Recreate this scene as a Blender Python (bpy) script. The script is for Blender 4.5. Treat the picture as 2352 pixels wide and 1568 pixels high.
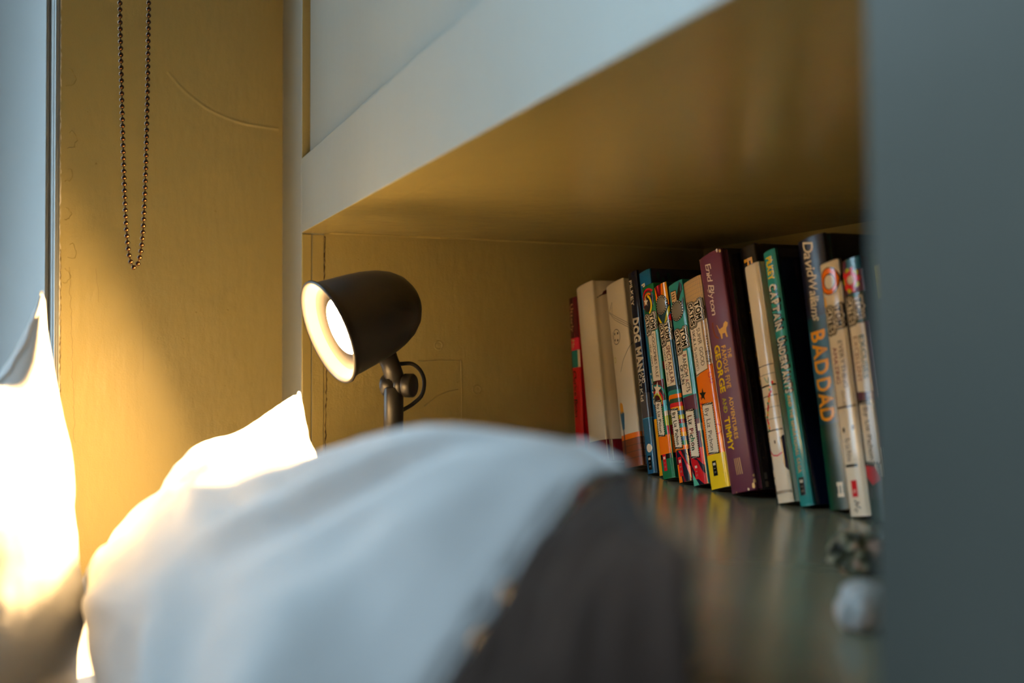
import bpy, bmesh, math, random
from mathutils import Vector, Matrix, noise
from mathutils.geometry import tessellate_polygon

for o in list(bpy.data.objects):
    bpy.data.objects.remove(o)
S = bpy.context.scene
COL = S.collection
CZ = 0.85                                   # camera height above the floor (m)

# ------------------------------------------------------------------ camera
cd = bpy.data.cameras.new('camera')
cam = bpy.data.objects.new('camera', cd)
COL.objects.link(cam)
cd.sensor_width = 36.0
cd.lens = 36.73
cd.clip_start = 0.02
cam.location = (0, 0, CZ)
cam.rotation_euler = (math.radians(90 + 0.74), 0, math.radians(-22.43))
cd.dof.use_dof = True
cd.dof.focus_distance = 1.06
cd.dof.aperture_fstop = 3.2
S.camera = cam

# ------------------------------------------------------------------ world, daylight, exposure
w = bpy.data.worlds.new('world')
S.world = w
w.use_nodes = True
w.node_tree.nodes['Background'].inputs[0].default_value = (0.42, 0.62, 0.80, 1)
w.node_tree.nodes['Background'].inputs[1].default_value = 0.022


def area(name, loc, target, sx, sy, power, color, spread=180):
    l = bpy.data.lights.new(name, 'AREA')
    l.shape = 'RECTANGLE'
    l.size, l.size_y = sx, sy
    l.energy = power
    l.color = color
    l.spread = math.radians(spread)
    o = bpy.data.objects.new(name, l)
    COL.objects.link(o)
    o.location = loc
    d = Vector(target) - Vector(loc)
    o.rotation_euler = d.to_track_quat('-Z', 'Y').to_euler()
    return o


area('window_daylight', (-0.76, 1.555, CZ + 0.80), (-0.50, 0.1, CZ + 0.55), 0.55, 2.1, 44.0, (0.60, 0.83, 1.0), 180)
area('side_window_daylight', (-1.60, -0.25, CZ + 1.60), (0.28, 0.22, CZ + 0.66), 0.8, 0.8, 3.6, (0.60, 0.83, 1.0), 34)  # unseen fill light, added to brighten the upper end panel; no window behind it

S.view_settings.view_transform = 'Standard'
S.view_settings.look = 'None'
S.view_settings.exposure = 0.0
S.view_settings.gamma = 1.0
S.view_settings.use_curve_mapping = False

# ------------------------------------------------------------------ helpers
MATS = {}


def srgb(r, g, b):
    f = lambda c: (c / 255 / 12.92) if c / 255 <= 0.04045 else ((c / 255 + 0.055) / 1.055) ** 2.4
    return (f(r), f(g), f(b))


def mat(name, color, rough=0.5, metal=0.0, spec=0.5, emit=None, strength=0.0, bump=None, vary=0.0, coat=0.0, sheen=0.0):
    """bump = list of (noise scale, strength, distance, (sx, sy, sz) stretch)"""
    if name in MATS:
        return MATS[name]
    m = bpy.data.materials.new(name)
    m.use_nodes = True
    nt = m.node_tree
    b = nt.nodes['Principled BSDF']
    b.inputs['Base Color'].default_value = (*color, 1)
    b.inputs['Roughness'].default_value = rough
    b.inputs['Metallic'].default_value = metal
    b.inputs['Specular IOR Level'].default_value = spec
    b.inputs['Coat Weight'].default_value = coat
    b.inputs['Coat Roughness'].default_value = 0.15
    b.inputs['Sheen Weight'].default_value = sheen
    if emit:
        b.inputs['Emission Color'].default_value = (*emit, 1)
        b.inputs['Emission Strength'].default_value = strength
    tc = None
    if bump or vary:
        tc = nt.nodes.new('ShaderNodeTexCoord')
    if vary:
        n = nt.nodes.new('ShaderNodeTexNoise')
        n.inputs['Scale'].default_value = 9
        n.inputs['Detail'].default_value = 5
        nt.links.new(tc.outputs['Object'], n.inputs['Vector'])
        r = nt.nodes.new('ShaderNodeMapRange')
        r.inputs['To Min'].default_value = 1 - vary
        r.inputs['To Max'].default_value = 1 + vary
        nt.links.new(n.outputs['Fac'], r.inputs['Value'])
        mx = nt.nodes.new('ShaderNodeVectorMath')
        mx.operation = 'MULTIPLY'
        mx.inputs[0].default_value = color
        nt.links.new(r.outputs['Result'], mx.inputs[1])
        nt.links.new(mx.outputs['Vector'], b.inputs['Base Color'])
    prev = None
    for (sc, st, dist, stretch) in bump or []:
        mp = nt.nodes.new('ShaderNodeMapping')
        mp.inputs['Scale'].default_value = stretch
        nt.links.new(tc.outputs['Object'], mp.inputs['Vector'])
        n = nt.nodes.new('ShaderNodeTexNoise')
        n.inputs['Scale'].default_value = sc
        n.inputs['Detail'].default_value = 4
        nt.links.new(mp.outputs['Vector'], n.inputs['Vector'])
        bp = nt.nodes.new('ShaderNodeBump')
        bp.inputs['Strength'].default_value = st
        bp.inputs['Distance'].default_value = dist
        nt.links.new(n.outputs['Fac'], bp.inputs['Height'])
        if prev:
            nt.links.new(prev.outputs['Normal'], bp.inputs['Normal'])
        prev = bp
    if prev:
        nt.links.new(prev.outputs['Normal'], b.inputs['Normal'])
    MATS[name] = m
    return m


def link(name, me, parent=None, smooth=False):
    o = bpy.data.objects.new(name, me)
    COL.objects.link(o)
    if parent is not None:
        o.parent = parent
    if smooth:
        for p in me.polygons:
            p.use_smooth = True
    return o


def obj(name, bm, m, parent=None, smooth=False):
    me = bpy.data.meshes.new(name)
    bmesh.ops.recalc_face_normals(bm, faces=bm.faces)
    bm.to_mesh(me)
    bm.free()
    for mm in (m if isinstance(m, (list, tuple)) else [m]):
        me.materials.append(mm)
    return link(name, me, parent, smooth)


def raw(name, verts, faces, m, parent=None, smooth=False, idx=None):
    me = bpy.data.meshes.new(name)
    me.from_pydata([tuple(v) for v in verts], [], faces)
    for mm in (m if isinstance(m, (list, tuple)) else [m]):
        me.materials.append(mm)
    if idx:
        me.polygons.foreach_set('material_index', idx)
    me.update()
    return link(name, me, parent, smooth)


def tag(o, label=None, cat=None, group=None, kind=None):
    for k, v in (('label', label), ('category', cat), ('group', group), ('kind', kind)):
        if v:
            o[k] = v
    return o


def empty(name, loc, rot=(0, 0, 0)):
    o = bpy.data.objects.new(name, None)
    COL.objects.link(o)
    o.empty_display_size = 0.02
    o.location = loc
    o.rotation_euler = rot
    return o


def add_box(bm, x0, x1, y0, y1, z0, z1, bev=0.0):
    vs = [bm.verts.new((x, y, z)) for x in (x0, x1) for y in (y0, y1) for z in (z0, z1)]
    fs = []
    for q in ((0, 1, 3, 2), (4, 6, 7, 5), (0, 4, 5, 1), (2, 3, 7, 6), (0, 2, 6, 4), (1, 5, 7, 3)):
        fs.append(bm.faces.new([vs[i] for i in q]))
    if bev:
        es = list({e for f in fs for e in f.edges})
        bmesh.ops.bevel(bm, geom=es, offset=bev, segments=2, affect='EDGES', profile=0.5)
    return vs


def box(name, x0, x1, y0, y1, z0, z1, m, parent=None, bev=0.0):
    bm = bmesh.new()
    add_box(bm, x0, x1, y0, y1, CZ + z0, CZ + z1, bev)
    return obj(name, bm, m, parent)


def add_lathe(bm, prof, M=Matrix(), seg=48, caps=(False, False)):
    rings = []
    for (r, z) in prof:
        rings.append([bm.verts.new(M @ Vector((r * math.cos(2 * math.pi * k / seg), r * math.sin(2 * math.pi * k / seg), z))) for k in range(seg)])
    for a, b in zip(rings, rings[1:]):
        for k in range(seg):
            bm.faces.new((a[k], a[(k + 1) % seg], b[(k + 1) % seg], b[k]))
    if caps[0]:
        bm.faces.new(rings[0][::-1])
    if caps[1]:
        bm.faces.new(rings[-1])


def frame_to(axis, origin=(0, 0, 0)):
    return Matrix.Translation(Vector(origin)) @ Vector(axis).normalized().to_track_quat('Z', 'Y').to_matrix().to_4x4()


def add_tube(bm, pts, rad, seg=10, closed=False, caps=True):
    pts = [Vector(p) for p in pts]
    n = len(pts)
    rings = []
    prevx = None
    for i, p in enumerate(pts):
        a = pts[(i - 1) % n] if (closed or i > 0) else p
        c = pts[(i + 1) % n] if (closed or i < n - 1) else p
        t = (c - a).normalized()
        if prevx is None:
            x = t.orthogonal().normalized()
        else:
            x = (prevx - t * prevx.dot(t)).normalized()
        prevx = x
        y = t.cross(x)
        r = rad[i] if isinstance(rad, (list, tuple)) else rad
        rings.append([bm.verts.new(p + (x * math.cos(2 * math.pi * k / seg) + y * math.sin(2 * math.pi * k / seg)) * r) for k in range(seg)])
    for i in range(n if closed else n - 1):
        a, b = rings[i], rings[(i + 1) % n]
        for k in range(seg):
            bm.faces.new((a[k], a[(k + 1) % seg], b[(k + 1) % seg], b[k]))
    if caps and not closed:
        bm.faces.new(rings[0][::-1])
        bm.faces.new(rings[-1])


def spline(pts, n=12):
    pts = [Vector(p) for p in pts]
    P = [pts[0] * 2 - pts[1]] + pts + [pts[-1] * 2 - pts[-2]]
    out = []
    for i in range(1, len(P) - 2):
        for k in range(n):
            t = k / n
            a, b, c, d = P[i - 1], P[i], P[i + 1], P[i + 2]
            out.append(0.5 * ((2 * b) + (c - a) * t + (2 * a - 5 * b + 4 * c - d) * t * t + (3 * b - 3 * c + d - a) * t ** 3))
    out.append(pts[-1])
    return out


# ------------------------------------------------------------------ materials of the setting
PAINT = (0.215, 0.23, 0.205)
KHAKI = (0.29, 0.234, 0.084)
BRUSHED = [(900, 0.06, 0.001, (1, 1, 1)), (14, 0.05, 0.01, (1, 1, 1)), (60, 0.06, 0.002, (1, 1, 0.08))]
ROUGHED = [(600, 0.20, 0.002, (1, 1, 1)), (90, 0.42, 0.002, (1, 1, 0.3)), (25, 0.28, 0.004, (1, 1, 1))]
paint = mat('sage_paint', PAINT, 0.36, spec=0.45, vary=0.025, bump=BRUSHED)
khaki = mat('khaki_paint', KHAKI, 0.24, spec=0.5, vary=0.025, bump=BRUSHED)
khaki_rough = mat('khaki_rough', KHAKI, 0.40, spec=0.45, vary=0.03, bump=ROUGHED)
shelf_paint = mat('khaki_paint_shelf', (0.17, 0.17, 0.115), 0.22, spec=0.5, vary=0.03, bump=[(40, 0.03, 0.003, (1, 1, 1))])
trim_paint = mat('white_trim_paint', srgb(116, 122, 122), 0.35, spec=0.5, vary=0.02, bump=[(30, 0.02, 0.004, (1, 1, 0.1))])
crack_m = mat('crack_dark', srgb(60, 42, 20), 0.9, vary=0.2)
chip_m = mat('bare_plaster', srgb(214, 205, 186), 0.9, vary=0.1)
floor_m = mat('floor_boards', srgb(120, 90, 62), 0.45, vary=0.15, bump=[(30, 0.1, 0.004, (1, 12, 1))])
glass_m = mat('window_glass', (0.9, 0.95, 0.97), 0.02)
glass_m.node_tree.nodes['Principled BSDF'].inputs['Transmission Weight'].default_value = 1.0

FX = 0.2278       # face plane of the cupboard
E = 1.170         # end wall of the niche
WB = 1.290        # wall at the head of the bed
NZ = 0.1365       # underside of the rail
SH = -0.1284      # shelf top
BX = 0.7558       # back of the niche

# ------------------------------------------------------------------ room shell
fl = box('floor', -2.2, 1.0, -2.0, 1.7, -CZ - 0.05, -CZ, floor_m)
tag(fl, kind='structure')

bm = bmesh.new()
add_box(bm, -0.0229, 0.90, WB, WB + 0.32, 0, CZ + 2.1)
for v in bm.verts:                                   # splayed window reveal
    if v.co.x < 0 and v.co.y > WB + 0.1:
        v.co.x = -0.0229 - 0.44 / 0.9 * 0.32 + 0.002
left = add_box(bm, -2.2, -1.12, WB, WB + 0.32, 0, CZ + 2.1)
for v in left:
    if v.co.x > -1.5 and v.co.y > WB + 0.1:
        v.co.x = -0.97
add_box(bm, -1.12, -0.0229, WB, WB + 0.32, 0, CZ - 0.42)
wall = obj('wall_back', bm, khaki_rough)
tag(wall, kind='structure')


def ribbon(name, pts, wd, m, parent, normal_axis='y', base=WB, off=0.0004, seed=0, jag=0.0):
    """thin raised strip along pts given as (x, z) on a wall facing -Y (or (y, z) facing -X)"""
    rnd = random.Random(seed)
    bm = bmesh.new()
    L, R = [], []
    for i, (a, z) in enumerate(pts):
        a0, z0 = pts[max(0, i - 1)]
        a1, z1 = pts[min(len(pts) - 1, i + 1)]
        d = Vector((a1 - a0, z1 - z0)).normalized()
        n = Vector((-d.y, d.x))
        wl = wd * (0.5 + jag * (rnd.random() - 0.5))
        wr = wd * (0.5 + jag * (rnd.random() - 0.5))
        mk = lambda aa, zz, dd: (aa, base - dd, CZ + zz) if normal_axis == 'y' else (base - dd, aa, CZ + zz)
        L.append((bm.verts.new(mk(a + n.x * wl, z + n.y * wl, -0.0005)), bm.verts.new(mk(a, z, off))))
        R.append(bm.verts.new(mk(a - n.x * wr, z - n.y * wr, -0.0005)))
    for i in range(len(pts) - 1):
        bm.faces.new((L[i][0], L[i + 1][0], L[i + 1][1], L[i][1]))
        bm.faces.new((L[i][1], L[i + 1][1], R[i + 1], R[i]))
    return obj(name, bm, m, parent)


def wander(a0, z0, a1, z1, n, amp, seed):
    rnd = random.Random(seed)
    return [(a0 + (a1 - a0) * k / n + rnd.uniform(-amp, amp), z0 + (z1 - z0) * k / n) for k in range(n + 1)]


# dents, ridges and cracks of the old paint
arc = [(p.x, p.y) for p in spline([(0.0933, 0.3337, 0), (0.1106, 0.3148, 0), (0.1355, 0.2963, 0), (0.1583, 0.2863, 0), (0.1814, 0.2804, 0), (0.2021, 0.2784, 0), (0.2231, 0.2770, 0)], 6)]
ribbon('paint_ridge', arc, 0.009, khaki_rough, wall, off=0.0006)
ribbon('hairline_crack', wander(-0.012, 0.10, -0.006, -0.10, 40, 0.0012, 3), 0.0007, crack_m, wall, off=0.0002)
ribbon('hairline_crack', wander(0.016, 0.10, 0.019, 0.06, 10, 0.0007, 4), 0.0005, crack_m, wall, off=0.0002)
ribbon('hairline_crack', wander(0.066, 0.04, 0.068, -0.02, 14, 0.0006, 5), 0.0004, crack_m, wall, off=0.0002)
for k, (a, z, s) in enumerate([(-0.014, 0.315, 0.010), (-0.013, 0.245, 0.011), (-0.015, 0.205, 0.008), (-0.016, 0.160, 0.007), (-0.012, 0.118, 0.010), (-0.017, 0.09, 0.008)]):
    rnd = random.Random(k)
    ring = [(a + s * 0.75 * math.cos(t) * rnd.uniform(.7, 1.1), z + s * math.sin(t) * rnd.uniform(.7, 1.1)) for t in [0.4 * j - 2.0 for j in range(10)]]
    ribbon('paint_flake', ring, 0.0012, khaki, wall, off=0.0007, jag=0.8, seed=k)
ribbon('flaking_edge', wander(-0.0222, 0.42, -0.0222, -0.14, 130, 0.0004, 8), 0.0012, chip_m, wall, off=0.0005, jag=1.4, seed=8)
ribbon('edge_crack', wander(-0.0215, 0.12, -0.0212, -0.12, 80, 0.0005, 18), 0.0008, crack_m, wall, off=0.0007, jag=1.6, seed=9)
rnd = random.Random(77)
bm = bmesh.new()
for k in range(14):
    x, z = rnd.uniform(0.0, 0.2), rnd.uniform(-0.2, 0.3)
    bmesh.ops.create_icosphere(bm, subdivisions=1, radius=rnd.uniform(0.0005, 0.0011), matrix=Matrix.Translation((x, WB, CZ + z)))
tag(obj('paint_specks', bm, khaki, wall), kind='stuff')

# window at the head of the bed: its lining, bead and sash stand back in the reveal
win = empty('window_1', (-0.42, WB + 0.11, CZ + 0.5))
tag(win, kind='structure')


def wbox(name, x0, x1, y0, y1, z0, z1, m, bev=0.0):
    o = box(name, x0, x1, y0, y1, z0, z1, m, win, bev)
    o.matrix_parent_inverse = Matrix.Translation(-Vector(win.location))
    return o




def splay(name, t0, t1, d0, d1, m, bev=0.0):
    """upright board on the right-hand splayed reveal: t along the splay from the wall edge, d out from it"""
    T, N = Vector((-0.4392, 0.8984, 0)), Vector((-0.8984, -0.4392, 0))
    bm = bmesh.new()
    vs = add_box(bm, t0, t1, d0, d1, CZ - 0.42, CZ + 2.1, 0)
    if bev:
        bmesh.ops.bevel(bm, geom=[e for e in bm.edges if abs(e.verts[0].co.z - e.verts[1].co.z) > 0.5], offset=bev, segments=3, affect='EDGES')
    P0 = Vector((-0.0229, WB, 0))
    for v in bm.verts:
        q = P0 + T * v.co.x + N * v.co.y
        v.co = (q.x, q.y, v.co.z)
    o = obj(name, bm, m, win)
    o.matrix_parent_inverse = Matrix.Translation(-Vector(win.location))
    return o


splay('shutter_panel', 0.0, 0.30, -0.02, 0.001, trim_paint)
splay('outer_bead', 0.0008, 0.0075, 0.0, 0.0042, trim_paint, 0.0015)
splay('cove_bead', 0.0115, 0.0165, 0.0, 0.0022, trim_paint, 0.0008)
splay('inner_bead', 0.0230, 0.0320, 0.0, 0.0050, trim_paint, 0.0022)
for (x0, x1) in ((-0.225, -0.17), (-0.98, -0.925)):
    wbox('sash_stile', x0, x1, 1.565, 1.60, -0.42, 2.1, trim_paint, 0.003)
for (z0, z1) in ((-0.42, -0.36), (0.80, 0.84), (2.04, 2.1)):
    wbox('sash_rail', -0.925, -0.225, 1.565, 1.60, z0, z1, trim_paint, 0.003)
wbox('sill_board', -1.12, -0.03, 1.27, 1.60, -0.45, -0.42, trim_paint, 0.004)
wbox('pane', -0.925, -0.225, 1.58, 1.584, -0.36, 0.80, glass_m)
wbox('pane', -0.925, -0.225, 1.58, 1.584, 0.84, 2.04, glass_m)


# ------------------------------------------------------------------ built-in cupboard with the book niche
cup = empty('built_in_cupboard', (FX, 0.7, 0))
tag(cup, 'pale painted built-in cupboard with an open book niche along the bedside', 'cupboard')


def cbox(name, x0, x1, y0, y1, z0, z1, m=paint, bev=0.0):
    o = box(name, x0, x1, y0, y1, z0, z1, m, cup, bev)
    o.matrix_parent_inverse = Matrix.Translation(-Vector(cup.location))
    return o


def cpar(o):
    o.parent = cup
    o.matrix_parent_inverse = Matrix.Translation(-Vector(cup.location))
    return o


TOP = 1.3
cbox('far_stile', FX, 0.2535, E, WB, -CZ, TOP, paint, 0.0012)
cbox('post_bead', FX + 0.0005, 0.2392, E - 0.0015, E + 0.002, SH, NZ - 0.0005, khaki, 0.0012)
cbox('post_liner', 0.2402, 0.2530, E - 0.0006, E + 0.002, SH, NZ - 0.001, khaki_rough, 0.0004)
rail = cbox('bottom_rail', FX, 0.2588, 0.27, E, NZ, 0.2205, paint, 0.0012)
rail.data.materials.append(khaki)                    # its underside is painted with the niche
for p in rail.data.polygons:
    if p.normal.z < -0.8:
        p.material_index = 1
# near end of the cupboard: a panel that splays away towards the room, a little out of plumb
bm = bmesh.new()
add_box(bm, 0.0, 0.5, 0.0, 0.022, 0, CZ + TOP)
bmesh.ops.bevel(bm, geom=[e for e in bm.edges if abs(e.verts[0].co.z - e.verts[1].co.z) > 0.5], offset=0.0015, segments=2, affect='EDGES')
for v in bm.verts:
    a, d, z = v.co
    lean = max(-0.02, min(0.02, (z - CZ) * -0.028))
    v.co = (FX - 0.0037 + 0.6 * a + 0.8 * d + lean, 0.259 - 0.8 * a + 0.6 * d, z)
cpar(obj('splayed_end_panel', bm, paint))
cbox('door', FX + 0.0085, 0.255, 0.285, 1.1662, 0.2235, TOP, paint, 0.0012)
cbox('top_rail', FX, 0.2588, 0.27, WB, TOP, TOP + 0.08, paint, 0.001)
cbox('door_stop', 0.2400, 0.26, 1.1602, E, 0.2205, TOP, crack_m)
cbox('stile_reveal', FX + 0.0006, 0.2410, E - 0.0008, E + 0.001, 0.2205, TOP, khaki_rough)
cbox('niche_ceiling', 0.2588, BX, 0.27, E + 0.002, 0.1387, 0.16, khaki)
cbox('end_panel', 0.2535, BX + 0.02, E + 0.0004, E + 0.02, SH - 0.02, 0.16, khaki_rough)
cbox('back_panel', BX, BX + 0.02, 0.27, E + 0.02, SH - 0.02, 0.16, khaki)
cbox('near_panel', 0.262, BX, 0.27, 0.285, SH - 0.02, 0.16, khaki)
cbox('shelf_board', FX + 0.001, BX, 0.27, E, SH - 0.03, SH, shelf_paint, 0.001)
cbox('lower_front', FX + 0.004, 0.25, 0.27, WB, -CZ, SH - 0.03, paint)
endp = [o for o in cup.children if o.name.startswith('end_panel')][0]


def er(name, pts, wd, m, off, **k):
    o = ribbon(name, pts, wd, m, None, base=E, off=off, **k)
    return cpar(o)


er('panel_crack', wander(0.2545, 0.134, 0.2535, 0.06, 30, 0.0003, 1) + wander(0.2550, 0.058, 0.2570, 0.03, 10, 0.0005, 2) + wander(0.2572, 0.028, 0.2552, -0.12, 40, 0.0005, 6), 0.0011, crack_m, 0.0003, jag=0.9)
er('joint_line', [(0.364, -0.0068), (0.382, -0.0066), (0.400, -0.0064), (0.417, -0.0066)], 0.0010, khaki_rough, 0.0006)
er('joint_line', [(0.4175, -0.0062), (0.4182, -0.03), (0.4186, -0.06), (0.4182, -0.1)], 0.0014, khaki_rough, 0.0006, jag=0.6)
er('brush_mark', [(0.262, 0.088), (0.270, 0.086), (0.276, 0.072), (0.281, 0.066)], 0.0008, khaki_rough, 0.0004)
er('brush_mark', [(0.372, -0.060), (0.388, -0.048), (0.402, -0.043), (0.414, -0.041)], 0.0012, khaki_rough, 0.0005)
for (x, z) in ((0.3894, 0.0113), (0.4376, -0.0416)):
    bm = bmesh.new()
    add_lathe(bm, [(0.0058, 0), (0.0054, 0.0006), (0.0044, 0.0006), (0.0038, 0.0001), (0.0, 0.0003)], Matrix.Translation((x, E + 0.0002, CZ + z)) @ Matrix.Rotation(math.radians(90), 4, 'X'), 28)
    cpar(obj('filled_screw_hole', bm, khaki_rough))
rnd = random.Random(5)
bm = bmesh.new()
for k in range(26):
    x, z = rnd.uniform(0.26, 0.42), rnd.uniform(-0.07, 0.12)
    bmesh.ops.create_icosphere(bm, subdivisions=1, radius=rnd.uniform(0.0004, 0.0010), matrix=Matrix.Translation((x, E, CZ + z)))
tag(cpar(obj('paint_specks', bm, khaki)), kind='stuff')
# paint caught along the ceiling joints
bm = bmesh.new()
add_tube(bm, [(0.256, E, CZ + 0.1380), (0.5, E + .0003, CZ + 0.1385), (BX, E, CZ + 0.1387)], 0.0012, 6)
cpar(obj('caulk_line', bm, khaki))

# ------------------------------------------------------------------ bed
sheet_m = mat('white_sheet', srgb(212, 210, 206), 0.85, spec=0.2, sheen=0.2, bump=[(40, 0.2, 0.006, (1, 1, 1)), (900, 0.1, 0.001, (1, 1, 1))])
linen = mat('white_linen', srgb(226, 226, 226), 0.8, spec=0.2, sheen=0.15,
            bump=[(1500, 0.06, 0.0006, (1, 1, 1)), (22, 0.28, 0.006, (1, 1, 1))])
bed_base_m = mat('oak_bed_base', srgb(126, 96, 66), 0.5, vary=0.1)
MT = -0.262
bed = empty('bed', (-0.45, 0.3, 0))
tag(bed, 'bed made up with a white fitted sheet, standing beside the cupboard', 'bed')


def bbox(name, x0, x1, y0, y1, z0, z1, m, bev):
    o = box(name, x0, x1, y0, y1, z0, z1, m, bed, bev)
    o.matrix_parent_inverse = Matrix.Translation(-Vector(bed.location))
    for p in o.data.polygons:
        p.use_smooth = False
    return o


bbox('mattress', -1.15, FX - 0.006, -0.7, WB - 0.004, MT - 0.20, MT, sheet_m, 0.02)
bbox('base', -1.14, FX - 0.012, -0.69, WB - 0.01, -CZ + 0.10, MT - 0.20, bed_base_m, 0.006)
for x in (-1.1, FX - 0.07):
    for y in (-0.62, WB - 0.08):
        bbox('leg', x - 0.025, x + 0.025, y - 0.025, y + 0.025, -CZ, -CZ + 0.10, bed_base_m, 0.003)


def pillow(name, A, B, C, D, front, back, label, m, group=None, pinch=0.06, seed=0, wr=1.0, ears=None, nu=90, nv=70, pw=0.55, pu=None, pun=None, creases=None, pwn=None, sag=0.0, grow=0.0):
    """A, B = ends of the upper seam, D, C = ends of the lower seam below A and B; the front face is on the side of (B-A)x(D-A)"""
    A, B, C, D = (Vector(p) + Vector((0, 0, CZ)) for p in (A, B, C, D))
    n = (B - A).cross(D - A).normalized()
    rnd = random.Random(seed)
    folds = []
    for c in ((0, 0), (1, 0), (1, 1), (0, 1)):
        for k in range(5):
            folds.append((c, rnd.uniform(0.15, 1.42), rnd.uniform(0.05, 0.10), rnd.uniform(0.4, 1.0) * 0.006, rnd.uniform(0.35, 0.7)))
    for (ang, wd_, amp, ln) in creases or ():
        folds.append(((1, 0), ang, wd_, amp, ln))
    ears = ears or {}

    def seam(u, v):
        pu = u + pinch * (1 - 2 * u) * (math.sin(math.pi * v) ** 0.8)
        pv = v + pinch * (1 - 2 * v) * (math.sin(math.pi * u) ** 0.8)
        p = (A * (1 - pu) + B * pu) * (1 - pv) + (D * (1 - pu) + C * pu) * pv
        p.z -= sag * (1 - v) * math.sin(math.pi * min(1, u / 0.95))
        for (cu, cv), d in ears.items():
            q = max(0.0, 1 - math.hypot((u - cu) * 1.0, (v - cv) * 1.0) / 0.16)
            p = p + Vector(d) * q ** 1.6
        return p

    def fold(u, v):
        h = 0
        for (c, ang, wd, amp, ln) in folds:
            du, dv = abs(u - c[0]), abs(v - c[1])
            r = math.hypot(du, dv)
            if r < 1e-4 or r > ln:
                continue
            a = math.atan2(dv, du)
            h += amp * math.exp(-((a - ang) / (wd + 0.02 / (r + 0.05))) ** 2) * math.sin(math.pi * min(1, r / ln)) ** 1.0
        return h

    verts, faces = [], []
    idx = {}
    for side in (1, -1):
        for i in range(nu + 1):
            for j in range(nv + 1):
                edge = i in (0, nu) or j in (0, nv)
                if edge and (0, i, j) in idx:
                    idx[(side, i, j)] = idx[(0, i, j)]
                    continue
                u = 0.5 - 0.5 * math.cos(math.pi * i / nu)
                v = 0.5 - 0.5 * math.cos(math.pi * j / nv)
                u = 0.5 * u + 0.5 * i / nu
                v = 0.5 * v + 0.5 * j / nv
                p = seam(u, v)
                T = (front if side > 0 else back) * (1 + grow * u)
                pe = (pu or pw) * (1 - u) + (pun or pu or pw) * u
                g = (max(0, 4 * u * (1 - u)) ** pe) * (max(0, 4 * v * (1 - v)) ** (pw * (1 - u) + (pwn or pw) * u))
                q = Vector((u * 3.1 + seed * 7.3, v * 2.7, side * 3.0))
                nz = noise.noise(q * 1.3) * 0.010 + noise.noise(q * 3.4) * 0.004 + noise.noise(q * 8) * 0.0014
                p = p + n * side * (T * g + (nz * 0.6 + fold(u, v) * wr) * min(1, g * 2.2))
                if edge:
                    ripple = noise.noise(Vector((u * 26, v * 26, seed))) * 0.0035
                    p = p + n * ripple
                    idx[(0, i, j)] = len(verts)
                idx[(side, i, j)] = len(verts)
                verts.append(p)
    for side in (1, -1):
        for i in range(nu):
            for j in range(nv):
                q = [idx[(side, i, j)], idx[(side, i + 1, j)], idx[(side, i + 1, j + 1)], idx[(side, i, j + 1)]]
                faces.append(q if side > 0 else q[::-1])
    base = sum((A, B, C, D), Vector()) / 4
    root = empty(name, base)
    verts = [v - base for v in verts]
    raw('pillowcase', verts, faces, m, root, True)
    per = [(i, 0) for i in range(nu)] + [(nu, j) for j in range(nv)] + [(i, nv) for i in range(nu, 0, -1)] + [(0, j) for j in range(nv, 0, -1)]
    bm = bmesh.new()
    add_tube(bm, [verts[idx[(1, i, j)]] for (i, j) in per], 0.0016, 6, closed=True)
    obj('seam', bm, m, root, True)
    tag(root, label, 'dark_padding' if 'dark_padding' in name else 'pillow', group)
    return root


pillow('pillow', (0.174, 0.925, -0.072), (0.184, 0.335, -0.021), (0.020, 0.262, -0.190), (0.028, 0.930, -0.250), 0.030, 0.101,
       'large plump white pillow propped along the cupboard, its far corner pointing at the lamp', linen, seed=2, pinch=0.02, wr=1.8, pw=0.52, pwn=0.40, pu=0.30, pun=0.50, sag=0.034, grow=-0.68, creases=((0.22, 0.04, 0.006, 0.6), (0.50, 0.05, 0.009, 0.75), (0.80, 0.05, 0.008, 0.7), (1.10, 0.05, 0.007, 0.6)),
       ears={(0, 0): (0.006, 0.008, 0.038), (1, 0): (0, 0, -0.021)})
pillow('pillow', (-0.018, 0.873, -0.016), (-0.26, 0.55, -0.02), (-0.285, 0.60, -0.25), (0.000, 0.880, -0.262), 0.084, 0.085,
       'white pillow at the left edge, its upright pointed corner lit by the lamp', linen, seed=5, pinch=0.03,
       ears={(0, 0): (-0.010, 0.003, 0.064)})
brown_m = mat('brown_cloth', srgb(54, 41, 34), 0.9, spec=0.1, sheen=0.1, bump=[(1200, 0.15, 0.0008, (1, 1, 1))])  # cloth of an added form, coloured to fill the dark area beside the pillow
pillow('dark_padding', (0.186, 0.342, -0.042), (0.127, 0.203, -0.044), (0.128, 0.188, -0.25), (0.01, 0.276, -0.180), 0.02, 0.02,
       'dark brown padded form added to fill the dark area at the near end of the large white pillow', brown_m, seed=12, wr=0.4, nu=50, nv=40, pinch=0.03)

# ------------------------------------------------------------------ desk lamp
black = mat('black_lacquer', (0.009, 0.0085, 0.0085), 0.42, spec=0.5, bump=[(900, 0.03, 0.0005, (1, 1, 1))])
refl = mat('pale_reflector', srgb(48, 43, 39), 0.55, spec=0.25)
inner_m = mat('dark_inner_lacquer', srgb(17, 15, 14), 0.6, spec=0.2)
bulb_m = mat('lamp_bulb', (1, 0.9, 0.8), 0.4, emit=(1.0, 0.60, 0.235), strength=2000.0)
rubber = mat('black_rubber', (0.012, 0.012, 0.012), 0.55)
LX, LY = 0.2715, 0.949
lamp = empty('desk_lamp', (LX, LY, CZ + SH))
tag(lamp, 'lit black desk lamp with a bullet-shaped shade, standing on the shelf beside the books', 'lamp')


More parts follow.
